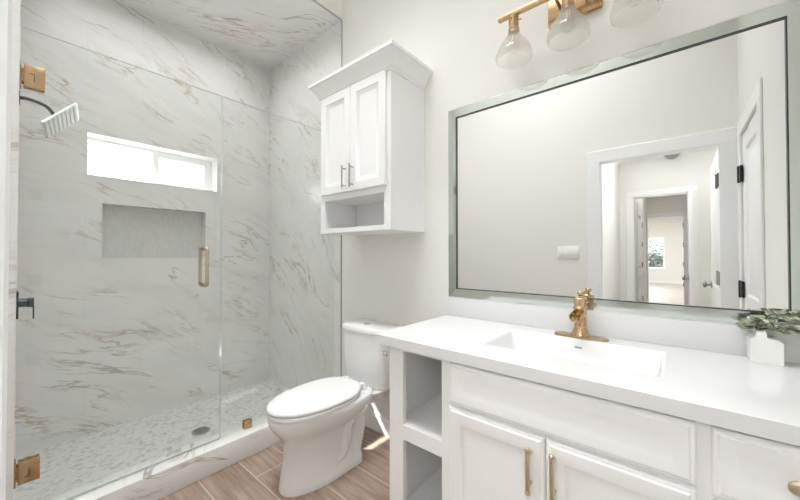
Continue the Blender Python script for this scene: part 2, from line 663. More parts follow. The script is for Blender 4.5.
# window wall, tiled, with window hole and a recess for the niche
WY0, WY1, WZ0, WZ1 = 0.329, 1.17, 1.769, 2.067
NY0, NY1, NZ0, NZ1 = 0.415, 1.077, 1.194, 1.585
bm = BM()
grid_wall(bm, [-0.13, YV], [-0.05, ZC + 0.1], [(WY0, WY1, WZ0, WZ1), (NY0, NY1, NZ0, NZ1)], XW, XW - 0.10, lambda u, v, t: (t, u, v))
wl = struct('wall_left', bm, M_MARBLE_W)
bm = BM()
grid_wall(bm, [-0.13, YV + 0.12], [-0.05, ZC + 0.1], [(WY0, WY1, WZ0, WZ1)], XW - 0.1005, XW - 0.22, lambda u, v, t: (t, u, v))
struct('wall_left_outer', bm, M_EXT)
struct('wall_niche_back', boxes((XW - 0.1003, XW - 0.092, NY0, NY1, NZ0, NZ1)), M_NICHE)
bm = boxes((XW - 0.092, XW + 0.003, NY0 - 0.012, NY1 + 0.012, NZ0 - 0.010, NZ0),)
struct('trim_4', boxes((XW - 0.09, XW + 0.002, NY0 + 0.001, NY1 - 0.001, NZ0, NZ0 + 0.006)), M_QUARTZ)
# shower soffit
struct('ceiling_shower', boxes((XW, -1.993, 0.018, YV - 0.008, ZS, ZS + 0.01)), M_MARBLE_C)
struct('wall_soffit', boxes((XW - 0.1, -1.990, -0.12, YV, ZS + 0.0102, ZC + 0.05)), M_WALL)
struct('trim_1', boxes((-1.993, -1.986, 0.018, YV - 0.008, ZS - 0.002, ZS + 0.010)), M_METALTRIM)
struct('trim_2', boxes((-1.993, -1.986, YV - 0.0085, YV, 0.138, ZS)), M_METALTRIM)
struct('ceiling', boxes((-1.99, 0.47, -0.12, YV + 0.1, ZC, ZC + 0.1)), M_CEIL)

# front wall (door behind the camera) with doorway
DL, DR, DZ = -0.508, 0.243, 2.032
bm = BM()
grid_wall(bm, [-3.3, 1.5], [-0.05, ZC + 0.1], [(DL - 0.015, DR + 0.015, -0.06, DZ + 0.015)], YF, -0.12, lambda u, v, t: (u, t, v))
struct('wall_front', bm, M_WALL)
struct('wall_shower_front', boxes((XW, -1.993, YF, 0.018, 0.0, ZS)), M_MARBLE_V)
# right wall with closet door recess
CY0, CY1, CZ = 0.135, 0.745, 2.032
bm = BM()
grid_wall(bm, [YF, YV], [-0.05, ZC + 0.1], [(CY0, CY1, -0.06, CZ)], XR, XR + 0.12, lambda u, v, t: (t, u, v))
struct('wall_right', bm, M_WALL)

# baseboards
def baseboard(name, x0, x1, y0, y1):
    bm = BM()
    box(bm, x0, x1, y0, y1, 0, 0.10)
    box(bm, x0 + (0.004 if x1 - x0 < 0.1 and x1 == XR else 0), x1, y0 + (0.004 if y1 == YV else 0), y1, 0.10, 0.118)
    return struct(name, bm, M_TRIM)


baseboard('baseboard_back', -1.983, -0.965, YV - 0.013, YV)
baseboard('baseboard_right', XR - 0.013, XR, 0.83, 1.085)
struct('baseboard_front', boxes((-1.96, -0.62, YF, YF + 0.010, 0, 0.118)), M_TRIM)

# curb
bm = BM()
box(bm, -2.15, -1.988, 0.018, YV - 0.008, 0.0, 0.137, 0.004)
struct('trim_3', bm, M_MARBLE_K)

# hall, passage and far room (seen in the mirror through the doorway)
HY, PY, EY = -2.34, -5.70, -14.4
struct('floor_hall', boxes((-0.75, 1.4, HY - 0.06, -0.12, -0.1, 0)), M_FLOORH)
struct('floor_passage', boxes((-0.65, 0.35, PY - 0.06, HY - 0.06, -0.1, 0)), M_FLOORH)
struct('floor_far_room', boxes((-3.2, 2.4, EY - 0.1, PY - 0.06, -0.1, 0)), M_FLOORH)
struct('wall_hall_left', boxes((-0.737, -0.617, HY, -0.12, -0.05, ZH + 0.1)), M_WALL)
struct('wall_hall_right', boxes((1.25, 1.37, HY, -0.12, -0.05, ZH + 0.1)), M_WALL)
FL, FR = -0.464, 0.15
bm = BM()
grid_wall(bm, [-0.737, 1.37], [-0.05, ZH + 0.1], [(FL, FR, -0.06, DZ)], HY, HY - 0.11, lambda u, v, t: (u, t, v))
struct('wall_hall_far', bm, M_WALL)
struct('ceiling_hall', boxes((-0.737, 1.37, HY - 0.11, -0.12, ZH, ZH + 0.1)), M_CEIL)
PXL, PXR = -0.50, 0.19
struct('wall_passage_left', boxes((PXL - 0.12, PXL, PY, HY - 0.11, -0.05, ZH + 0.1)), M_WALL)
struct('wall_passage_right', boxes((PXR, PXR + 0.12, PY, HY - 0.11, -0.05, ZH + 0.1)), M_WALL)
struct('ceiling_passage', boxes((PXL - 0.12, PXR + 0.12, PY - 0.11, HY - 0.11, ZH, ZH + 0.1)), M_CEIL)
EL, ER = -0.486, 0.136
bm = BM()
grid_wall(bm, [-3.2, 2.4], [-0.05, 2.9], [(EL, ER, -0.06, DZ)], PY, PY - 0.11, lambda u, v, t: (u, t, v))
struct('wall_passage_far', bm, M_WALL)
bm = BM()
FW = (-1.29, -0.37, 0.62, 1.97)
grid_wall(bm, [-3.2, 2.4], [-0.05, 2.9], [FW], EY, EY - 0.14, lambda u, v, t: (u, t, v))
struct('wall_far_room', bm, M_WALL)
struct('wall_far_room_left', boxes((-3.2, -3.08, EY, PY - 0.11, -0.05, 2.9)), M_WALL)
struct('wall_far_room_right', boxes((2.28, 2.4, EY, PY - 0.11, -0.05, 2.9)), M_WALL)
struct('ceiling_far_room', boxes((-3.2, 2.4, EY - 0.14, PY - 0.11, 2.75, 2.9)), M_CEIL)
struct('baseboard_far', boxes((-3.08, 2.28, EY, EY + 0.015, 0, 0.13)), M_TRIM)
struct('baseboard_hall', boxes((-0.617, -0.604, HY, -0.23, 0, 0.118)), M_TRIM)


# casings --------------------------------------------------------------
def casing(bm, a0, a1, ztop, w, t0, t1, fn):
    """door casing legs + head around opening a0..a1, in plane coordinate t (t0 wall, t1 proud face)"""
    for (u0, u1, v0, v1) in ((a0 - w, a0, 0, ztop), (a1, a1 + w, 0, ztop), (a0 - w, a1 + w, ztop, ztop + w)):
        prof = [(u0, u1, v0, v1)]
        p0, p1 = fn(u0, v0, t0), fn(u1, v1, t1)
        box(bm, p0[0], p1[0], p0[1], p1[1], p0[2], p1[2], 0.003, 1)


def two_panel_leaf(bm, u0, u1, v0, v1, tb, tf, fn):
    """door slab with two recessed panels on the tf side"""
    w = u1 - u0
    st = min(0.11, w * 0.19)
    mid = v0 + (v1 - v0) * 0.44
    holes = [(u0 + st, u1 - st, v0 + 0.2, mid - 0.06), (u0 + st, u1 - st, mid + 0.06, v1 - st)]
    s = 1 if tf > tb else -1
    grid_wall(bm, [u0, u1], [v0, v1], holes, tb, tf, fn)
    for h in holes:
        rings = []
        for ins, t in ((0, tf), (0.014, tf - s * 0.010), (0.05, tf - s * 0.010), (0.065, tf - s * 0.006)):
            rings.append([fn(h[0] + ins, h[2] + ins, t), fn(h[1] - ins, h[2] + ins, t), fn(h[1] - ins, h[3] - ins, t), fn(h[0] + ins, h[3] - ins, t)])
        loft(bm, rings, False, True)


def hinge(name, parent, x0, x1, y0, y1, z0, z1, mat, pin=None):
    bm = BM()
    box(bm, x0, x1, y0, y1, z0, z1, 0.0015, 1)
    if pin:
        cyl(bm, (pin[0], pin[1], z0 - 0.004), (pin[0], pin[1], z1 + 0.004), 0.0065, 12)
    return obj(name, bm, mat, parent)


# door_1: bathroom door, open into the hall
d1 = struct_root('door_1', (-0.13, -0.06, 0))
bm = BM()
casing(bm, DL, DR, DZ, 0.100, YF, -0.0005, lambda u, v, t: (u, t, v))
obj('casing', bm, M_TRIM, d1)
obj('jamb', boxes((DL - 0.015, DL, -0.125, YF + 0.001, 0, DZ + 0.015), (DR, DR + 0.015, -0.125, YF + 0.001, 0, DZ + 0.015), (DL, DR, -0.125, YF + 0.001, DZ, DZ + 0.015), (DL, DL + 0.010, -0.08, -0.05, 0, DZ)), M_TRIM, d1)
bm = BM()
two_panel_leaf(bm, -0.885, -0.135, 0.012, 2.02, 0.283, 0.248, lambda u, v, t: (t, u, v))
obj('leaf', bm, M_TRIM, d1)
hinge('hinge', d1, 0.236, DR - 0.0005, -0.118, -0.022, 1.725, 1.825, M_BLACK, (0.236, -0.112))
hinge('hinge', d1, 0.236, DR - 0.0005, -0.118, -0.022, 1.00, 1.10, M_GREY, (0.236, -0.112))  # middle hinge coloured grey to stand for light falling on it
hinge('hinge', d1, 0.236, DR - 0.0005, -0.090, -0.030, 0.22, 0.32, M_BLACK, (0.236, -0.112))
bm = BM()
lathe(bm, (0.248, -0.82, 0.95), (-1, 0, 0), [(0.03, 0), (0.03, 0.006), (0.012, 0.01), (0.012, 0.03), (0.026, 0.036), (0.03, 0.05), (0.024, 0.062), (0.001, 0.066)], 20)
obj('door_knob', bm, M_GREY, d1)

# door_2: closet door on the right wall, closed
d2 = struct_root('door_2', (XR, 0.44, 0))
bm = BM()
casing(bm, CY0 - 0.005, CY1 + 0.005, CZ + 0.005, 0.095, XR, XR - 0.012, lambda u, v, t: (t, u, v))
obj('casing', bm, M_TRIM, d2)
bm = BM()
two_panel_leaf(bm, CY0 + 0.003, CY1 - 0.003, 0.012, CZ - 0.004, XR + 0.04, XR + 0.003, lambda u, v, t: (t, u, v))
obj('leaf', bm, M_TRIM, d2)
obj('jamb', boxes((XR + 0.05, XR + 0.11, CY0, CY1, 0, CZ)), M_TRIM, d2)
for z in (1.767, 0.993, 0.28):
    hinge('hinge', d2, XR - 0.016, XR - 0.001, 0.100, 0.190, z - 0.053, z + 0.053, M_BLACK, (XR - 0.018, 0.130))
bm = BM()
lathe(bm, (XR + 0.003, 0.68, 0.90), (-1, 0, 0), [(0.03, 0), (0.03, 0.006), (0.012, 0.01), (0.012, 0.03), (0.026, 0.036), (0.03, 0.05), (0.024, 0.062), (0.001, 0.066)], 20)
obj('door_knob', bm, M_GREY, d2)

# door_3: doorway at the far side of the hall, leaf open towards the bathroom
d3 = struct_root('door_3', (-0.16, HY, 0))
bm = BM()
casing(bm, FL, FR, DZ, 0.075, HY, HY + 0.014, lambda u, v, t: (u, t, v))
obj('casing', bm, M_TRIM, d3)
obj('jamb', boxes((FL, FL + 0.014, HY - 0.11, HY + 0.001, 0, DZ), (FR - 0.014, FR, HY - 0.11, HY + 0.001, 0, DZ), (FL, FR, HY - 0.11, HY + 0.001, DZ - 0.014, DZ)), M_TRIM, d3)
bm = BM()
two_panel_leaf(bm, HY + 0.02, HY + 0.62, 0.012, 2.015, 0.150, 0.115, lambda u, v, t: (t, u, v))
obj('leaf', bm, M_TRIM, d3)
bm = BM()
lathe(bm, (0.115, HY + 0.56, 0.95), (-1, 0, 0), [(0.03, 0), (0.03, 0.006), (0.012, 0.01), (0.012, 0.03), (0.026, 0.036), (0.03, 0.05), (0.024, 0.062), (0.001, 0.066)], 20)
obj('door_knob', bm, M_GREY, d3)

# door_4: doorway at the end of the passage; door_5: closed door in the passage side wall
d4 = struct_root('door_4', (-0.17, PY, 0))
obj('jamb', boxes((EL, EL + 0.016, PY - 0.11, PY + 0.012, 0, DZ), (ER - 0.016, ER, PY - 0.11, PY + 0.012, 0, DZ), (EL, ER, PY - 0.11, PY + 0.012, DZ - 0.016, DZ)), M_TRIM, d4)
bm = BM()
box(bm, ER, PXR - 0.002, PY, PY + 0.014, 0, DZ + 0.075)
box(bm, EL, ER, PY, PY + 0.014, DZ, DZ + 0.075)
obj('casing', bm, M_TRIM, d4)
for z in (1.83, 1.42, 1.02, 0.6):
    hinge('hinge', d4, ER - 0.030, ER - 0.015, PY + 0.008, PY + 0.03, z - 0.05, z + 0.05, M_GREY)
d5 = struct_root('door_5', (PXL, -4.0, 0))
bm = BM()
casing(bm, -4.35, -3.55, DZ, 0.075, PXL, PXL + 0.014, lambda u, v, t: (t, u, v))
obj('casing', bm, M_TRIM, d5)
bm = BM()
two_panel_leaf(bm, -4.345, -3.555, 0.012, DZ - 0.004, PXL + 0.001, PXL + 0.010, lambda u, v, t: (t, u, v))
obj('leaf', bm, M_TRIM, d5)
for z in (1.77, 1.41, 1.03, 0.4):
    hinge('hinge', d5, PXL + 0.004, PXL + 0.024, -4.37, -4.32, z - 0.045, z + 0.045, M_GREY)

# window_1: slider high in the shower -----------------------------------
w1 = struct_root('window_1', (XW - 0.15, 0.75, WZ0))
xo, xi = XW - 0.20, XW - 0.125
bm = BM()
grid_wall(bm, [WY0, WY1], [WZ0, WZ1], [(WY0 + 0.022, WY1 - 0.022, WZ0 + 0.020, WZ1 - 0.022)], xo, xi, lambda u, v, t: (t, u, v))
obj('frame', bm, M_VINYL, w1)
bm = BM()
grid_wall(bm, [0.735, WY1 - 0.022], [WZ0 + 0.020, WZ1 - 0.022], [(0.775, WY1 - 0.062, WZ0 + 0.055, WZ1 - 0.055)], xo + 0.045, xi - 0.004, lambda u, v, t: (t, u, v))
obj('sash', bm, M_VINYL, w1)
bm = BM()
box(bm, xo + 0.01, xo + 0.040, 0.722, 0.760, WZ0 + 0.020, WZ1 - 0.022)
obj('meeting_rail', bm, M_VINYL, w1)
obj('pane', boxes((xo + 0.055, xo + 0.060, 0.770, WY1 - 0.058, WZ0 + 0.050, WZ1 - 0.050)), M_PANE, w1)
obj('pane', boxes((xo + 0.02, xo + 0.025, WY0 + 0.02, 0.73, WZ0 + 0.018, WZ1 - 0.02)), M_PANE, w1)
obj('latch', boxes((xi - 0.004, xi + 0.006, 0.745, 0.760, 1.875, 1.925)), M_VINYL, w1)
struct('trim_5', boxes((XW - 0.125, XW + 0.003, WY0, WY1, WZ0, WZ0 + 0.004), (XW - 0.125, XW + 0.001, WY0, WY1, WZ1 - 0.004, WZ1), (XW - 0.125, XW + 0.001, WY0, WY0 + 0.004, WZ0 + 0.004, WZ1 - 0.004), (XW - 0.125, XW + 0.001, WY1 - 0.004, WY1, WZ0 + 0.004, WZ1 - 0.004)), M_QUARTZ)

# window_2: far room window ---------------------------------------------
w2 = struct_root('window_2', ((FW[0] + FW[1]) / 2, EY, FW[2]))
bm = BM()
grid_wall(bm, [FW[0], FW[1]], [FW[2], FW[3]], [(FW[0] + 0.05, FW[1] - 0.05, FW[2] + 0.05, 1.27), (FW[0] + 0.05, FW[1] - 0.05, 1.33, FW[3] - 0.05)], EY - 0.03, EY - 0.11, lambda u, v, t: (u, t, v))
obj('frame', bm, M_VINYL, w2)
obj('pane', boxes((FW[0] + 0.04, FW[1] - 0.04, EY - 0.075, EY - 0.07, FW[2] + 0.04, FW[3] - 0.04)), M_PANE, w2)
bm = BM()
box(bm, FW[0] - 0.04, FW[1] + 0.04, EY - 0.03, EY + 0.03, FW[2] - 0.03, FW[2] - 0.001)
obj('sill', bm, M_TRIM, w2)

# outside ground
struct('ground', boxes((-16, 12, -40, 14, -0.3, -0.12)), M_GRASS)

# ------------------------------------------------------------------ shower glass
sd = thing('shower_door', 'large clear glass shower door hung on two brass wall hinges', 'shower door', (XG, 0.41, 0.15))
bm = BM()
box(bm, XG - 0.005, XG + 0.005, 0.024, 0.806, 0.150, 2.171)
g = obj('glass_panel', bm, [M_GLASS, M_GLASSEDGE], sd)
for p in g.data.polygons:
    p.material_index = 0 if abs(p.normal.x) > 0.9 else 1


def pull_handle(parent):
    bm = BM()
    r = 0.0095
    y = 0.715
    z0, z1 = 1.050, 1.262
    for s in (1, -1):
        pts = [(XG + s * 0.0055, y, z0), (XG + s * 0.034, y, z0), (XG + s * 0.047, y, z0 + 0.005), (XG + s * 0.052, y, z0 + 0.018),
               (XG + s * 0.052, y, (z0 + z1) / 2), (XG + s * 0.052, y, z1 - 0.018), (XG + s * 0.047, y, z1 - 0.005), (XG + s * 0.034, y, z1), (XG + s * 0.0055, y, z1)]
        tube(bm, catmull(pts, 4), r, 14)
        for z in (z0, z1):
            cyl(bm, (XG + s * 0.0052, y, z), (XG + s * 0.009, y, z), 0.013, 20)
    return obj('pull_handle', bm, M_BRASSP, parent)


pull_handle(sd)


def glass_hinge(zc, h):
    z0, z1 = zc - h / 2, zc + h / 2
    bm = BM()
    # plate pair on the glass with a notch for the knuckle, back plate on the wall
    for s in (1, -1):
        xa, xb = (XG + 0.0052, XG + 0.019) if s > 0 else (XG - 0.0052, XG - 0.019)
        box(bm, xa, xb, 0.030, 0.090, z0, z1, 0.002)
        box(bm, xa, xb, 0.0245, 0.030, z0 + 0.016, z1 - 0.016, 0.0015)
    box(bm, XG - 0.026, XG + 0.026, 0.0182, 0.024, z0 - 0.004, z1 + 0.004, 0.0015)
    cyl(bm, (XG, 0.031, z0 + 0.012), (XG, 0.031, z1 - 0.012), 0.0068, 14)
    h_ = obj('hinge', bm, M_BRASS, sd)
    bm = BM()
    box(bm, XG + 0.0188, XG + 0.0197, 0.058, 0.0605, zc - 0.020, zc + 0.012)
    box(bm, XG + 0.0188, XG + 0.0197, 0.046, 0.0605, zc + (0.0105 if zc > 1 else -0.0205), zc + (0.0125 if zc > 1 else -0.0185))
    obj('hinge_slot', bm, M_EDGE, h_)


glass_hinge(1.968, 0.092)
glass_hinge(0.333, 0.092)
obj('bottom_seal', boxes((XG - 0.005, XG + 0.005, 0.026, 0.804, 0.141, 0.1498)), M_SEAL, sd)

sp_ = thing('shower_glass_panel', 'fixed clear glass shower panel between door and toilet wall', 'glass panel', (XG, 1.23, 0.138))
bm = BM()
box(bm, XG - 0.005, XG + 0.005, 0.812, 1.6515, 0.139, 2.171)
g = obj('glass_panel', bm, [M_GLASS, M_GLASSEDGE], sp_)
for p in g.data.polygons:
    p.material_index = 0 if abs(p.normal.x) > 0.9 else 1
bm = BM()
for xa, xb in ((XG + 0.0052, XG + 0.016), (XG - 0.0052, XG - 0.016)):
    box(bm, xa, xb, 0.945, 0.995, 0.138, 0.188, 0.002)
obj('clip', bm, M_BRASS, sp_)

# shower head, valve, drain ----------------------------------------------
XS = -2.5
hc = Vector((XS, 0.174, 1.938))
e1 = Vector((-0.18, 0.636, 0.772)).normalized()
e2 = Vector((-0.93, 0.14, -0.34))
e2 = (e2 - e1 * e2.dot(e1)).normalized()
nn = e2.cross(e1)
if nn.z > 0:
    nn = -nn
sh = thing('rain_shower', 'square rain shower head on curved dark arm on shower wall', 'shower', (XS, 0.018, 2.01))
bm = BM()
tube(bm, catmull([(XS, 0.0182, 2.008), (XS, 0.05, 2.012), (XS, 0.09, 2.006), (XS, 0.120, 1.992), tuple(hc - nn * 0.036)], 6), 0.0085, 12)
obj('arm', bm, M_DARK, sh)
bm = BM()
box(bm, XS - 0.03, XS + 0.03, 0.0182, 0.026, 1.978, 2.038, 0.003)
obj('wall_flange', bm, M_DARK, sh)
def hbox(bm, a0, a1, b0, b1, c0, c1):
    """box in head axes: a along X, b along e1, c along nn"""
    X = e2
    vs = [bm.verts.new(hc + X * a + e1 * b + nn * c) for c in (c0, c1) for (a, b) in ((a0, b0), (a1, b0), (a1, b1), (a0, b1))]
    for q in ((3, 2, 1, 0), (4, 5, 6, 7), (0, 1, 5, 4), (1, 2, 6, 5), (2, 3, 7, 6), (3, 0, 4, 7)):
        bm.faces.new([vs[i] for i in q])


bm = BM()
hbox(bm, -0.070, 0.070, -0.1, 0.1, -0.010, 0.0)
hd = obj('head_plate', bm, M_HEADFACE, sh)
bm = BM()
for k in range(8):
    b0 = -0.094 + k * 0.0236
    hbox(bm, -0.066, 0.066, b0, b0 + 0.0145, 0.0, 0.003)
obj('spray_ribs', bm, M_NOZZLE, hd)
bm = BM()
cyl(bm, hc - nn * 0.03, hc - nn * 0.0102, 0.016, 18)
sphere(bm, hc - nn * 0.033, 0.014, 14)
obj('swivel_joint', bm, M_DARK, sh)

sv = thing('shower_valve', 'dark square shower valve with lever on wall below shower head', 'shower valve', (XS, 0.018, 0.98))
bm = BM()
box(bm, XS - 0.075, XS + 0.075, 0.0182, 0.030, 0.915, 1.045, 0.003)
obj('wall_plate', bm, M_DARK, sv)
bm = BM()
cyl(bm, (XS, 0.0302, 0.985), (XS, 0.058, 0.985), 0.022, 20)
box(bm, XS - 0.022, XS + 0.022, 0.058, 0.082, 0.962, 1.008, 0.003)
box(bm, XS - 0.008, XS + 0.008, 0.077, 0.083, 0.90, 0.965, 0.002)
obj('lever', bm, M_DARK, sv)

dr = thing('shower_drain', 'round grey metal drain in the speckled shower floor', 'drain', (-2.534, 0.866, 0.0))
bm = BM()
lathe(bm, (-2.534, 0.866, 0.0002), (0, 0, 1), [(0.056, 0), (0.056, 0.003), (0.052, 0.0042), (0.046, 0.0034), (0.001, 0.0034)], 36)
gr = obj('grate', bm, M_GREY, dr)
bm = BM()
for i in range(6):
    for j in range(2 + 4):
        x, y = -2.534 + (i - 2.5) * 0.013, 0.866 + (j - 2.5) * 0.013
        if (x + 2.534) ** 2 + (y - 0.866) ** 2 < 0.04 ** 2:
            cyl(bm, (x, y, 0.0036), (x, y, 0.0040), 0.0042, 8)
obj('drain_holes', bm, M_EDGE, gr)

# ------------------------------------------------------------------ toilet
TX = -1.555
t = thing('toilet', 'white elongated toilet with closed lid between glass shower and vanity', 'toilet', (TX, 1.25, 0))


def tring(z, yf, yb, w, n=2.4, k=56, wb=None):
    """rounded outline, egg-like: widest behind the middle"""
    pts = []
    ym = yf + (yb - yf) * 0.56
    for i in range(k):
        a = 2 * PI * i / k
        c, s = math.cos(a), math.sin(a)
        if s < 0:
            y = ym + (ym - yf) * math.copysign(abs(s) ** (2.0 / 2.15), s)
            x = w * math.copysign(abs(c) ** (2.0 / 2.15), c)
        else:
            y = ym + (yb - ym) * abs(s) ** (2.0 / n)
            x = (w if wb is None else w + (wb - w) * abs(s) ** 1.5) * math.copysign(abs(c) ** (2.0 / n), c)
        pts.append((TX + x, y, z))
    return pts


bm = BM()
loft(bm, [tring(0.000, 0.902, 1.38, 0.126, 3.5), tring(0.012, 0.900, 1.38, 0.128, 3.5), tring(0.035, 0.905, 1.375, 0.124, 3.5), tring(0.10, 0.914, 1.35, 0.112, 3),
          tring(0.18, 0.926, 1.34, 0.104, 3), tring(0.235, 0.926, 1.36, 0.106, 3), tring(0.262, 0.916, 1.39, 0.116, 3), tring(0.285, 0.900, 1.44, 0.133, 3),
          tring(0.315, 0.873, 1.46, 0.156, 3), tring(0.345, 0.854, 1.47, 0.170, 3), tring(0.370, 0.845, 1.48, 0.177, 3), tring(0.390, 0.843, 1.48, 0.178, 3), tring(0.398, 0.849, 1.476, 0.173, 3)])
# rear deck under the tank
loft(bm, [[(x, y, z) for x, y in rrect(TX, 1.52, hx, 0.118, 0.05)] for z, hx in ((0.27, 0.05), (0.315, 0.07), (0.35, 0.12), (0.375, 0.165), (0.388, 0.172))])
# rear foot
loft(bm, [[(x, y, z) for x, y in rrect(TX, 1.30, hx, 0.09, 0.06)] for z, hx in ((0.0, 0.125), (0.03, 0.124), (0.06, 0.105), (0.11, 0.080))])
# S-shaped trapway relief on both sides
for s in (1, -1):
    pts = [(TX + s * 0.040, 1.05, 0.13), (TX + s * 0.062, 1.13, 0.075), (TX + s * 0.066, 1.22, 0.09), (TX + s * 0.068, 1.25, 0.17), (TX + s * 0.070, 1.26, 0.25),
           (TX + s * 0.070, 1.32, 0.31), (TX + s * 0.066, 1.375, 0.275), (TX + s * 0.060, 1.365, 0.18), (TX + s * 0.060, 1.33, 0.06)]
    tube(bm, catmull(pts, 6), 0.052, 16)
obj('bowl', bm, M_PORC, t, 50)


def slab(zs, yf, yb, w):
    bm = BM()
    loft(bm, [tring(z, yf + i, yb - i * 0.6, w - i, 3.2, 72, 0.13) for z, i in zs])
    return bm


bm = slab(((0.4015, 0.004), (0.404, 0.0), (0.416, 0.0), (0.419, 0.004)), 0.841, 1.385, 0.180)
obj('seat', bm, M_PORC, t, 50)
bm = slab(((0.4225, 0.006), (0.425, 0.002), (0.433, 0.0), (0.441, 0.003), (0.446, 0.010), (0.449, 0.03), (0.4515, 0.08)), 0.839, 1.395, 0.181)
obj('lid', bm, M_PORC, t, 50)
for s in (1, -1):
    bm = BM()
    cyl(bm, (TX + s * 0.055, 1.41, 0.399), (TX + s * 0.095, 1.41, 0.399), 0.018, 16, 0.003)
    box(bm, TX + s * 0.058, TX + s * 0.092, 1.385, 1.412, 0.405, 0.440, 0.004)
    obj('lid_hinge', bm, M_PORC, t)


def tank_ring(z, hx, yf, yb, bow):
    pts = []
    for x, y in rrect(TX, (yf + yb) / 2, hx, (yb - yf) / 2, 0.055, 8):
        pts.append((x, y, z))
    out = []
    for x, y, z_ in pts:
        k = (x - TX) / hx
        if y < (yf + yb) / 2:
            y += bow * k * k
        out.append((x, y, z_))
    return out


def dense_ring(z, hx, yf, yb, bow, r=0.05):
    pts = []
    for i in range(13):
        k = -1 + 2 * i / 12
        x = k * (hx - r)
        pts.append((TX + x, yf + bow * (x / hx) ** 2, z))
    x1 = hx - r
    y1 = yf + bow * (x1 / hx) ** 2
    for i in range(1, 6):
        a = math.radians(-90 + 90 * i / 5)
        pts.append((TX + x1 + r * math.cos(a), y1 + r + r * math.sin(a), z))
    rb = 0.012
    for i in range(4):
        a = math.radians(90 * i / 3)
        pts.append((TX + hx - rb + rb * math.cos(a), yb - rb + rb * math.sin(a), z))
    for i in range(4):
        a = math.radians(90 + 90 * i / 3)
        pts.append((TX - hx + rb + rb * math.cos(a), yb - rb + rb * math.sin(a), z))
    for i in range(0, 5):
        a = math.radians(180 + 90 * i / 5)
        pts.append((TX - x1 + r * math.cos(a), y1 + r + r * math.sin(a), z))
    return pts


bm = BM()
loft(bm, [dense_ring(0.3895, 0.176, 1.452, 1.645, 0.025), dense_ring(0.397, 0.184, 1.444, 1.645, 0.025), dense_ring(0.56, 0.190, 1.438, 1.645, 0.025), dense_ring(0.728, 0.194, 1.434, 1.645, 0.025)])
obj('tank', bm, M_PORC, t, 50)
bm = BM()
loft(bm, [dense_ring(0.7285, 0.196, 1.432, 1.647, 0.025), dense_ring(0.732, 0.200, 1.427, 1.647, 0.025), dense_ring(0.752, 0.200, 1.427, 1.647, 0.025), dense_ring(0.760, 0.197, 1.431, 1.645, 0.025), dense_ring(0.765, 0.188, 1.442, 1.640, 0.025)])
tl = obj('tank_lid', bm, M_PORC, t, 50)
bm = BM()
lathe(bm, (TX - 0.015, 1.53, 0.7650), (0, 0, 1), [(0.026, 0), (0.026, 0.003), (0.022, 0.005), (0.001, 0.0055)], 28)
obj('flush_button', bm, M_CHROME, tl)
bm = BM()
lathe(bm, (TX + 0.190, 1.468, 0.628), (1, 0, 0), [(0.013, 0), (0.013, 0.006), (0.008, 0.008), (0.008, 0.018), (0.015, 0.021), (0.016, 0.031), (0.012, 0.036), (0.001, 0.037)], 22)
obj('side_flush_knob', bm, M_CHROME, t)

# ------------------------------------------------------------------ wall cabinet over the toilet
KX0, KX1, KY, KZ0, KZ1 = -1.826, -1.194, 1.343, 1.364, 2.265
k_ = thing('wall_cabinet', 'white wall cabinet with crown and open bottom shelf above toilet', 'wall cabinet', ((KX0 + KX1) / 2, YV, KZ0))
bm = BM()
box(bm, KX0, KX0 + 0.018, KY + 0.0201, YV - 0.001, KZ0, KZ1)
box(bm, KX1 - 0.018, KX1, KY + 0.0201, YV - 0.001, KZ0, KZ1)
box(bm, KX0 + 0.018, KX1 - 0.018, KY + 0.02, YV - 0.001, KZ0, KZ0 + 0.018)
box(bm, KX0 + 0.018, KX1 - 0.018, KY + 0.02, YV - 0.001, KZ1 - 0.018, KZ1)
box(bm, KX0 + 0.018, KX1 - 0.018, YV - 0.012, YV - 0.001, KZ0 + 0.018, KZ1 - 0.018)
box(bm, KX0 + 0.018, KX1 - 0.018, KY + 0.02, YV - 0.012, 1.585, 1.603)
obj('body', bm, M_CAB, k_)
bm = BM()
grid_wall(bm, [KX0, KX1], [KZ0, KZ1], [(-1.780, -1.247, 1.394, 1.575), (-1.786, -1.234, 1.625, 2.235)], KY, KY + 0.02, lambda u, v, t_: (u, t_, v))
obj('face_frame', bm, M_CAB, k_)
DPROF = [(0.0, -0.016), (0.003, -0.019), (0.050, -0.019), (0.054, -0.015), (0.060, -0.0135), (0.068, -0.008), (0.078, -0.007)]


def front(name, parent, u0, u1, v0, v1, y, prof=DPROF, mat=M_CAB):
    bm = BM()
    panel(bm, u0, u1, v0, v1, y, [(i, y + d) for i, d in prof], lambda u, v, t_: (u, t_, v))
    return obj(name, bm, mat, parent)


def bar_pull(parent, x, y, z0, z1, mat, r=0.005, post=0.03, ends=True):
    """vertical bar pull standing off a face at y"""
    bm = BM()
    yb = y - post
    cyl(bm, (x, yb, z0), (x, yb, z1), r, 16, 0.0015)
    for z in (z0 + 0.018, z1 - 0.018):
        cyl(bm, (x, y, z), (x, yb, z), r * 0.85, 14)
    if ends:
        for z in (z0, z1):
            sphere(bm, (x, yb, z), r * 1.35, 12)
    return obj('handle', bm, mat, parent)


kd = front('door', k_, -1.798, -1.512, 1.612, 2.250, KY - 0.001)
bar_pull(kd, -1.548, KY - 0.020, 1.628, 1.768, M_NICKEL, 0.0048, 0.032, False)
kd = front('door', k_, -1.508, -1.222, 1.612, 2.250, KY - 0.001)
bar_pull(kd, -1.480, KY - 0.020, 1.628, 1.768, M_NICKEL, 0.0048, 0.032, False)
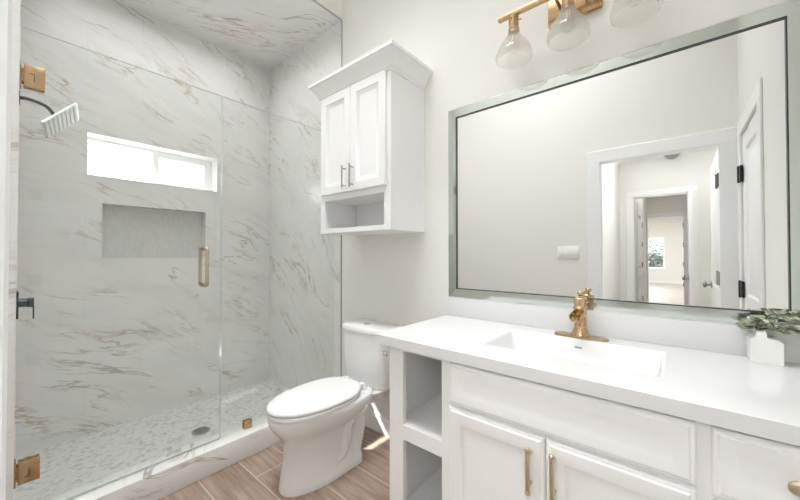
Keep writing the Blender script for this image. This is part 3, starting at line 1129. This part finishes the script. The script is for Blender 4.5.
# crown moulding: swept profile round three sides
prof = [(0.000, 2.245), (0.006, 2.247), (0.006, 2.262), (0.012, 2.266), (0.016, 2.283), (0.026, 2.303), (0.040, 2.321), (0.052, 2.333), (0.054, 2.340), (0.060, 2.341), (0.060, 2.358), (0.0, 2.358)]
bm = BM()
rings = []
for o_, z in prof:
    rings.append([(KX0 - o_, YV - 0.001, z), (KX0 - o_, KY - o_, z), (KX1 + o_, KY - o_, z), (KX1 + o_, YV - 0.001, z)])
loft(bm, rings)
obj('crown_moulding', bm, M_CAB, k_)

# ------------------------------------------------------------------ vanity
VX0, VY = -0.963, 1.075
CT, CB = 0.873, 0.833
v = thing('vanity_cabinet', 'long white vanity cabinet with open side shelves under counter', 'cabinet', ((VX0 + XR) / 2, 1.36, 0))
VR = XR - 0.002
bm = BM()
for b in ((VX0, VX0 + 0.018, VY + 0.02, YV - 0.014, 0.0, CB - 0.001), (VR - 0.018, VR, VY + 0.02, YV - 0.014, 0.0, CB - 0.001),
          (VX0 + 0.018, VR - 0.018, YV - 0.026, YV - 0.014, 0.10, CB - 0.001), (VX0 + 0.018, VR - 0.018, VY + 0.02, YV - 0.026, 0.10, 0.118),
          (-0.690, -0.672, VY + 0.02, YV - 0.026, 0.118, CB - 0.001), (0.040, 0.058, VY + 0.02, YV - 0.026, 0.118, CB - 0.001),
          (VX0 + 0.018, -0.690, VY + 0.02, YV - 0.026, 0.487, 0.505), (VX0 + 0.018, VR - 0.018, VY + 0.07, VY + 0.085, 0.0, 0.10)):
    box(bm, *b)
obj('body', bm, M_CAB, v)
bm = BM()
grid_wall(bm, [VX0, VR], [0.10, CB - 0.001], [(-0.888, -0.694, 0.508, 0.817), (-0.888, -0.694, 0.15, 0.447), (-0.640, -0.335, 0.14, 0.635), (-0.288, 0.022, 0.14, 0.635), (-0.640, 0.022, 0.70, 0.80), (0.075, VR - 0.03, 0.14, 0.38), (0.075, VR - 0.03, 0.42, 0.64), (0.075, VR - 0.03, 0.69, 0.80)], VY, VY + 0.02, lambda u, v_, t_: (u, t_, v_))
obj('face_frame', bm, M_CAB, v)
FPROF = [(0.0, -0.010), (0.004, -0.014), (0.010, -0.0145), (0.014, -0.018), (0.050, -0.018), (0.056, -0.0145), (0.070, -0.012), (0.082, -0.0118)]
RPROF = [(0.0, -0.010), (0.004, -0.014), (0.010, -0.0145), (0.014, -0.018), (0.036, -0.018), (0.046, -0.0150), (0.060, -0.0135), (0.066, -0.0135)]
front('drawer_front', v, -0.656, 0.033, 0.672, 0.823, VY - 0.0005, RPROF)
vd = front('door', v, -0.656, -0.314, 0.125, 0.661, VY - 0.0005, FPROF)
bar_pull(vd, -0.354, VY - 0.0185, 0.498, 0.628, M_BRASSP, 0.0065, 0.030)
vd = front('door', v, -0.309, 0.033, 0.125, 0.661, VY - 0.0005, FPROF)
bar_pull(vd, -0.284, VY - 0.0185, 0.503, 0.633, M_BRASSP, 0.0065, 0.030)
for z0, z1 in ((0.664, 0.823), (0.405, 0.655), (0.125, 0.396)):
    dw = front('drawer', v, 0.060, VR - 0.012, z0, z1, VY - 0.0005, RPROF)
    bm = BM()
    zc = (z0 + z1) / 2 + 0.006
    u_ = 0.190
    cyl(bm, (u_, VY - 0.010, zc), (u_, VY - 0.032, zc), 0.0065, 14)
    loft(bm, [[(x, y, z) for x, z in superell(u_, zc, a, b_, 2.0, 28)] for y, a, b_ in ((VY - 0.029, 0.010, 0.009), (VY - 0.033, 0.017, 0.014), (VY - 0.040, 0.018, 0.015), (VY - 0.044, 0.013, 0.011), (VY - 0.045, 0.004, 0.003))])
    obj('knob', bm, M_BRASSP, dw)

# countertop with integral basin
c_ = thing('countertop', 'white quartz countertop with rectangular undermount sink and backsplash', 'countertop', ((VX0 + XR) / 2, 1.36, CB))
BX0, BX1, BY0, BY1 = -0.602, -0.030, 1.212, 1.532
bm = BM()
grid_wall(bm, [-1.029, XR - 0.001], [1.048, YV - 0.001], [(BX0, BX1, BY0, BY1)], CB, CT, lambda u, v_, t_: (u, v_, t_))
obj('slab', bm, M_QUARTZ, c_)
bm = BM()
bx, by, hx, hy = (BX0 + BX1) / 2, (BY0 + BY1) / 2, (BX1 - BX0) / 2, (BY1 - BY0) / 2
rings = []
for o_, z in ((-0.004, CT - 0.132), (-0.004, CB - 0.001), (-0.0002, CB - 0.001), (-0.0002, CT - 0.0002)):
    rings.append([(x, y, z) for x, y in rrect(bx, by, hx + o_, hy + o_, 0.006)])
for i, z in ((0.003, CT - 0.0012), (0.007, CT - 0.005), (0.010, CT - 0.012), (0.018, CT - 0.050), (0.032, CT - 0.090), (0.055, CT - 0.112), (0.09, CT - 0.120), (0.13, CT - 0.122)):
    rings.append([(x, y, z) for x, y in rrect(bx, by, hx - i, hy - i, 0.012 + i * 0.25)])
loft(bm, rings)
ba = obj('basin', bm, M_BASIN, c_, 40)
bm = BM()
lathe(bm, (bx, by + 0.02, CT - 0.1217), (0, 0, 1), [(0.03, 0), (0.03, 0.003), (0.024, 0.005), (0.012, 0.004), (0.001, 0.006)], 28)
obj('drain_plug', bm, M_BRASS, ba)
bm = BM()
loft(bm, [[(x, y, z) for x, z in superell(-0.313, 0.842, 0.014, 0.0035, 3, 24)] for y in (BY1 - 0.0165, BY1 - 0.0085)])
obj('overflow_slot', bm, M_GREY, ba)
bm = BM()
box(bm, -1.018, XR - 0.001, YV - 0.016, YV - 0.001, CT + 0.0002, 0.979, 0.0015)
obj('backsplash', bm, M_QUARTZ, c_)

# ------------------------------------------------------------------ faucet
fx, fy = -0.315, 1.572
f = thing('faucet', 'brass waterfall faucet with long base plate behind the sink', 'faucet', (fx, fy, CT))
bm = BM()
rings = []
for z, s in ((CT + 0.0004, 1.0), (CT + 0.005, 1.0), (CT + 0.0075, 0.975), (CT + 0.008, 0.93)):
    rings.append([(x, y, z) for x, y in rrect(fx, fy, 0.104 * (0.5 + 0.5 * s), 0.028 * s, 0.0279 * s, 10)])
loft(bm, rings)
obj('base_plate', bm, M_BRASS, f)
bm = BM()
lathe(bm, (fx, fy, CT + 0.008), (0, 0, 1), [(0.037, 0), (0.037, 0.004), (0.034, 0.010), (0.028, 0.026), (0.0245, 0.035), (0.0255, 0.038), (0.0255, 0.043), (0.0235, 0.046), (0.0235, 0.105), (0.0265, 0.110),
                                            (0.0275, 0.116), (0.0265, 0.121), (0.0235, 0.124), (0.0235, 0.145), (0.0255, 0.149), (0.0255, 0.156), (0.020, 0.161), (0.010, 0.164), (0.008, 0.168)], 32)
obj('body', bm, M_BRASS, f)
# open trough spout, points at the user
bm = BM()
rings = []
N = 10
for i in range(N + 1):
    q = i / N
    y = fy - 0.012 - q * 0.088
    zc_ = 0.985 - 0.014 * q * q
    w_ = 0.018 + 0.005 * q
    ring = []
    for k in range(13):
        a = PI + PI * k / 12
        ring.append((fx + w_ * math.cos(a), y, zc_ + w_ * 1.15 * math.sin(a) + 0.006))
    for k in range(13):
        a = 2 * PI - PI * k / 12
        ring.append((fx + (w_ - 0.0035) * math.cos(a), y, zc_ + (w_ - 0.0035) * 1.15 * math.sin(a) + 0.006))
    rings.append(ring)
loft(bm, rings)
obj('spout', bm, M_BRASS, f, 50)
bm = BM()
cyl(bm, (fx, fy, CT + 0.172), (fx, fy, CT + 0.178), 0.007, 16)
sphere(bm, (fx, fy, CT + 0.187), 0.013, 18)
tube(bm, [(fx, fy + 0.008, CT + 0.187), (fx + 0.010, fy + 0.026, CT + 0.190), (fx + 0.016, fy + 0.040, CT + 0.192)], [0.005, 0.005, 0.0065], 12)
obj('lever', bm, M_BRASS, f)

# ------------------------------------------------------------------ mirror
MX0, MX1, MZ0, MZ1 = -1.018, 0.338, 0.9795, 2.067
IX0, IX1, IZ0, IZ1 = -0.965, 0.286, 1.031, 2.016
m_ = thing('wall_mirror', 'large rectangular wall mirror with silvery border above the white counter', 'mirror', ((MX0 + MX1) / 2, YV, MZ0))
obj('mirror_glass', boxes((IX0 - 0.002, IX1 + 0.002, YV - 0.006, YV - 0.001, IZ0 - 0.002, IZ1 + 0.002)), M_MIRROR, m_)
yo_, yi_ = YV - 0.009, YV - 0.013
for nm, A, B, C, D in (('top', (MX0, MZ1), (MX1, MZ1), (IX1, IZ1), (IX0, IZ1)), ('bottom', (MX0, MZ0), (MX1, MZ0), (IX1, IZ0), (IX0, IZ0)),
                       ('left', (MX0, MZ0), (MX0, MZ1), (IX0, IZ1), (IX0, IZ0)), ('right', (MX1, MZ0), (MX1, MZ1), (IX1, IZ1), (IX1, IZ0))):
    bm = BM()
    P = [Vector((p[0], 0, p[1])) for p in (A, B, C, D)]
    mid_o = [P[0].lerp(P[3], 0.06), P[1].lerp(P[2], 0.06)]
    mid_i = [P[0].lerp(P[3], 0.97), P[1].lerp(P[2], 0.97)]

    def at(p, y):
        return (p.x, y, p.z)
    r0 = [at(P[0], YV - 0.0065), at(P[0], yo_), at(mid_o[0], yo_ - 0.0012), at(mid_i[0], yi_ + 0.001), at(P[3], yi_ + 0.002), at(P[3], YV - 0.0065)]
    r1 = [at(P[1], YV - 0.0065), at(P[1], yo_), at(mid_o[1], yo_ - 0.0012), at(mid_i[1], yi_ + 0.001), at(P[2], yi_ + 0.002), at(P[2], YV - 0.0065)]
    loft(bm, [r0, r1])
    obj('frame_strip', bm, M_STRIP, m_, 2.0)
bm = BM()
grid_wall(bm, [IX0 - 0.001, IX1 + 0.001], [IZ0 - 0.001, IZ1 + 0.001], [(IX0 + 0.003, IX1 - 0.003, IZ0 + 0.003, IZ1 - 0.003)], YV - 0.0062, YV - 0.0140, lambda u, v_, t_: (u, t_, v_))
obj('inner_edge', bm, M_EDGE, m_)

# ------------------------------------------------------------------ vanity light
LX = -0.348
LY, LZ = 1.535, 2.372
vl = thing('vanity_light', 'brass three light vanity bar with clear glass bell shades above mirror', 'wall light', (LX, YV, 2.36))
bm = BM()
box(bm, LX - 0.11, LX + 0.11, YV - 0.022, YV - 0.001, 2.306, 2.432, 0.002)
obj('wall_plate', bm, M_BRASS, vl)
bm = BM()
box(bm, LX - 0.31, LX + 0.31, LY - 0.010, LY + 0.010, LZ - 0.010, LZ + 0.010, 0.0015)
obj('bar', bm, M_BRASS, vl)
for s in (-0.055, 0.055):
    bm = BM()
    cyl(bm, (LX + s, YV - 0.022, LZ), (LX + s, LY + 0.010, LZ), 0.007, 14)
    obj('arm', bm, M_BRASS, vl)
for sx in (-0.235, 0.0, 0.235):
    x = LX + sx
    bm = BM()
    lathe(bm, (x, LY, LZ - 0.010), (0, 0, -1), [(0.012, 0), (0.012, 0.006), (0.023, 0.008), (0.023, 0.066), (0.025, 0.068), (0.025, 0.078), (0.001, 0.080)], 24)
    for a in (0.4, 0.4 + 2 * PI / 3, 0.4 + 4 * PI / 3):
        dx_, dy_ = math.cos(a), math.sin(a)
        cyl(bm, (x + dx_ * 0.020, LY + dy_ * 0.020, LZ - 0.03), (x + dx_ * 0.030, LY + dy_ * 0.030, LZ - 0.03), 0.0022, 8)
        sphere(bm, (x + dx_ * 0.031, LY + dy_ * 0.031, LZ - 0.03), 0.004, 8)
    so = obj('socket', bm, M_BRASS, vl)
    bm = BM()
    z_ = LZ - 0.075
    po = [(0.0262, 0.0), (0.027, 0.012), (0.031, 0.028), (0.043, 0.048), (0.059, 0.070), (0.074, 0.094), (0.083, 0.118), (0.0845, 0.134), (0.0815, 0.146), (0.077, 0.150)]
    pi_ = [(r - 0.0022, h) for r, h in reversed(po)]
    lathe(bm, (x, LY, z_), (0, 0, -1), po + pi_, 40, False, False)
    # close neck ring
    obj('glass_shade', bm, M_SHADE, vl, 60)
    bm = BM()
    lathe(bm, (x, LY, LZ - 0.090), (0, 0, -1), [(0.013, 0), (0.014, 0.018), (0.022, 0.040), (0.028, 0.062), (0.026, 0.080), (0.016, 0.094), (0.001, 0.098)], 24)
    bu = obj('bulb', bm, M_BULB, so, 60)
    bm = BM()
    for dx_ in (-0.006, 0.006):
        tube(bm, [(x + dx_, LY, LZ - 0.098), (x + dx_ * 1.2, LY, LZ - 0.16), (x, LY, LZ - 0.165)], 0.0012, 6)
    obj('filament', bm, M_BRASSP, bu)

# ------------------------------------------------------------------ vase and greenery
va_ = thing('vase', 'small white ceramic bottle vase with sloped shoulders at counter end', 'vase', (0.228, 1.600, CT))
bm = BM()
x0, x1 = 0.182, 0.258
ry = (1.570, 1.632)
prof = [(x0 + 0.003, CT + 0.0005), (x1 - 0.003, CT + 0.0005), (x1, CT + 0.004), (x1, 0.944), (x1 - 0.010, 0.955), (0.226, 0.957), (0.222, 0.960), (0.221, 0.974), (0.218, 0.977),
        (0.201, 0.977), (0.198, 0.974), (0.197, 0.960), (0.193, 0.957), (x0 + 0.006, 0.953), (x0, 0.946), (x0, CT + 0.004)]
cxm = sum(p[0] for p in prof) / len(prof)
rings = []
for y, s in ((ry[0], 0.975), (ry[0] + 0.003, 1.0), (ry[1] - 0.003, 1.0), (ry[1], 0.975)):
    rings.append([(cxm + (px_ - cxm) * s, y, 0.92 + (pz - 0.92) * (s if pz > 0.92 else 1)) for px_, pz in prof])
loft(bm, rings)
obj('body', bm, M_CERAMIC, va_)

eg = thing('eucalyptus_bunch', 'bunch of grey green eucalyptus leaves standing in white vase', 'plant', (0.209, 1.600, 0.978))
bms, bml = BM(), BM()
rnd = random.Random(3)


def leaf(bm, c, d, nrm, L, w):
    d = Vector(d).normalized()
    nrm = Vector(nrm)
    s = d.cross(nrm).normalized()
    u = s.cross(d)
    c = Vector(c)
    pts = [(0, 0, 0), (0.3, 0.8, 0.06), (0.6, 1.0, 0.08), (0.85, 0.7, 0.05), (1.0, 0, 0), (0.85, -0.7, 0.05), (0.6, -1.0, 0.08), (0.3, -0.8, 0.06)]
    top = [bm.verts.new(c + d * (a * L) + s * (b * w) + u * (h * L)) for a, b, h in pts]
    bot = [bm.verts.new(c + d * (a * L) + s * (b * w) + u * (h * L - 0.0007)) for a, b, h in pts]
    bm.faces.new(top)
    bm.faces.new(list(reversed(bot)))
    for i in range(8):
        j = (i + 1) % 8
        bm.faces.new([top[j], top[i], bot[i], bot[j]])


for i in range(22):
    a = rnd.uniform(0, 2 * PI)
    ext = rnd.uniform(0.045, 0.112)
    hh = rnd.uniform(-0.015, 0.058)
    ex, ey = math.cos(a) * ext + 0.046, math.sin(a) * ext * 0.55 - 0.015
    yl = min(1.632, 1.6 + ey)
    p0 = Vector((0.209 + math.cos(a) * 0.006, 1.600 + math.sin(a) * 0.006, 0.9778))
    p1 = p0 + Vector((ex * 0.25, (yl - 1.6) * 0.25, max(hh, 0.0) * 0.75 + 0.012))
    p2 = Vector((p0.x + ex, yl, p0.z + hh * rnd.uniform(0.5, 1.1) + 0.008))
    p2.z = max(p2.z, 0.972)
    pts = catmull([p0, p1, p0.lerp(p2, 0.65) + Vector((0, 0, 0.016)), p2], 5)
    tube(bms, pts, 0.0011, 6)
    for j in range(5, len(pts)):
        for s in (0, 1):
            ang = rnd.uniform(0, 2 * PI)
            dd = Vector((math.cos(ang), math.sin(ang) * 0.8, rnd.uniform(-0.25, 0.5)))
            c0 = pts[j]
            L = rnd.uniform(0.014, 0.024)
            tip = c0 + dd.normalized() * L
            if tip.y > 1.637 or tip.x > XR - 0.006:
                dd = Vector((-abs(dd.x), -abs(dd.y), dd.z))
            if min(c0.z, c0.z + dd.normalized().z * L) < 0.972:
                continue
            leaf(bml, c0, dd, (rnd.uniform(-0.5, 0.5), rnd.uniform(-0.9, 0.0), 1), L, L * 0.40)
obj('stems', bms, M_STEM, eg)
obj('leaves', bml, M_LEAF, eg, recalc=False)

# ------------------------------------------------------------------ switch plate on the front wall, hall light
sw = thing('light_switch', 'white wide switch plate on wall beside doorway, seen in mirror', 'light switch', (-0.762, YF, 1.244))
bm = BM()
box(bm, -0.854, -0.670, YF, YF + 0.006, 1.186, 1.302, 0.0025)
obj('plate', bm, M_CERAMIC, sw)
for i in range(4):
    bm = BM()
    xx = -0.831 + i * 0.046
    box(bm, xx - 0.015, xx + 0.015, YF + 0.0055, YF + 0.009, 1.212, 1.276, 0.0015)
    obj('rocker', bm, M_CERAMIC, sw)

hl = thing('ceiling_light', 'small round grey ceiling fixture in hall, seen in mirror', 'ceiling light', (-0.03, -2.22, ZH))
bm = BM()
lathe(bm, (-0.03, -2.22, ZH), (0, 0, -1), [(0.085, 0.0), (0.085, 0.012), (0.075, 0.014)], 32)
obj('base_ring', bm, M_GREY, hl)
bm = BM()
lathe(bm, (-0.03, -2.22, ZH - 0.014), (0, 0, -1), [(0.078, 0.0), (0.070, 0.02), (0.050, 0.040), (0.022, 0.052), (0.001, 0.056)], 32)
obj('dome', bm, M_GREY, hl)


# ------------------------------------------------------------------ trees outside
def bare_tree(name, base, h, label, seed, mat, n=260):
    r_ = random.Random(seed)
    o = thing(name, label, 'tree', base)
    b_ = Vector(base)
    bm = BM()
    trunk = catmull([b_, b_ + Vector((0.1, 0.05, h * 0.3)), b_ + Vector((0.0, 0.15, h * 0.6)), b_ + Vector((0.1, 0.1, h))], 5)
    tube(bm, trunk, [0.06 - 0.045 * i / (len(trunk) - 1) for i in range(len(trunk))], 8)
    obj('trunk', bm, mat, o)
    bm = BM()
    for i in range(n):
        p = trunk[r_.randint(4, len(trunk) - 1)]
        a = r_.uniform(0, 2 * PI)
        L = r_.uniform(0.9, 3.0)
        e = p + Vector((math.cos(a) * L, math.sin(a) * L, r_.uniform(-0.3, 0.9) * L))
        m1 = p.lerp(e, 0.5) + Vector((r_.uniform(-.15, .15), r_.uniform(-.15, .15), r_.uniform(0, .25)))
        tube(bm, catmull([p, m1, e], 4), [0.009 - 0.0008 * q for q in range(9)], 5)
    obj('branches', bm, mat, o)
    return o


bare_tree('bare_tree', (-8.2, 0.35, -0.12), 4.8, 'pale bare branched tree outside the shower window', 5, M_BARK)


def leafy(name, base, h, rad, label, seed, n=900):
    r_ = random.Random(seed)
    o = thing(name, label, 'shrub', base)
    b_ = Vector(base)
    bm = BM()
    tube(bm, [b_, b_ + Vector((0.02, 0.02, h * 0.45)), b_ + Vector((0, 0.03, h * 0.8))], [0.05, 0.04, 0.015], 7)
    obj('stem', bm, M_BARK, o)
    bm = BM()
    for i in range(n):
        while True:
            q = Vector((r_.uniform(-1, 1), r_.uniform(-1, 1), r_.uniform(-1, 1)))
            if q.length < 1:
                break
        c0 = b_ + Vector((q.x * rad, q.y * rad, h * 0.55 + q.z * h * 0.45))
        leaf(bm, c0, (r_.uniform(-1, 1), r_.uniform(-1, 1), r_.uniform(-1, 1)), (0.2, -0.4, 1), 0.14, 0.05)
    obj('foliage', bm, M_FOL, o, recalc=False)
    return o


leafy('shrub', (-0.95, -18.2, -0.12), 1.5, 0.55, 'dark green shrub outside the far room window', 2)
leafy('hedge_shrub', (-1.6, -30.0, -0.12), 2.6, 2.6, 'broad pale shrub far beyond the far room window', 4, 1800)
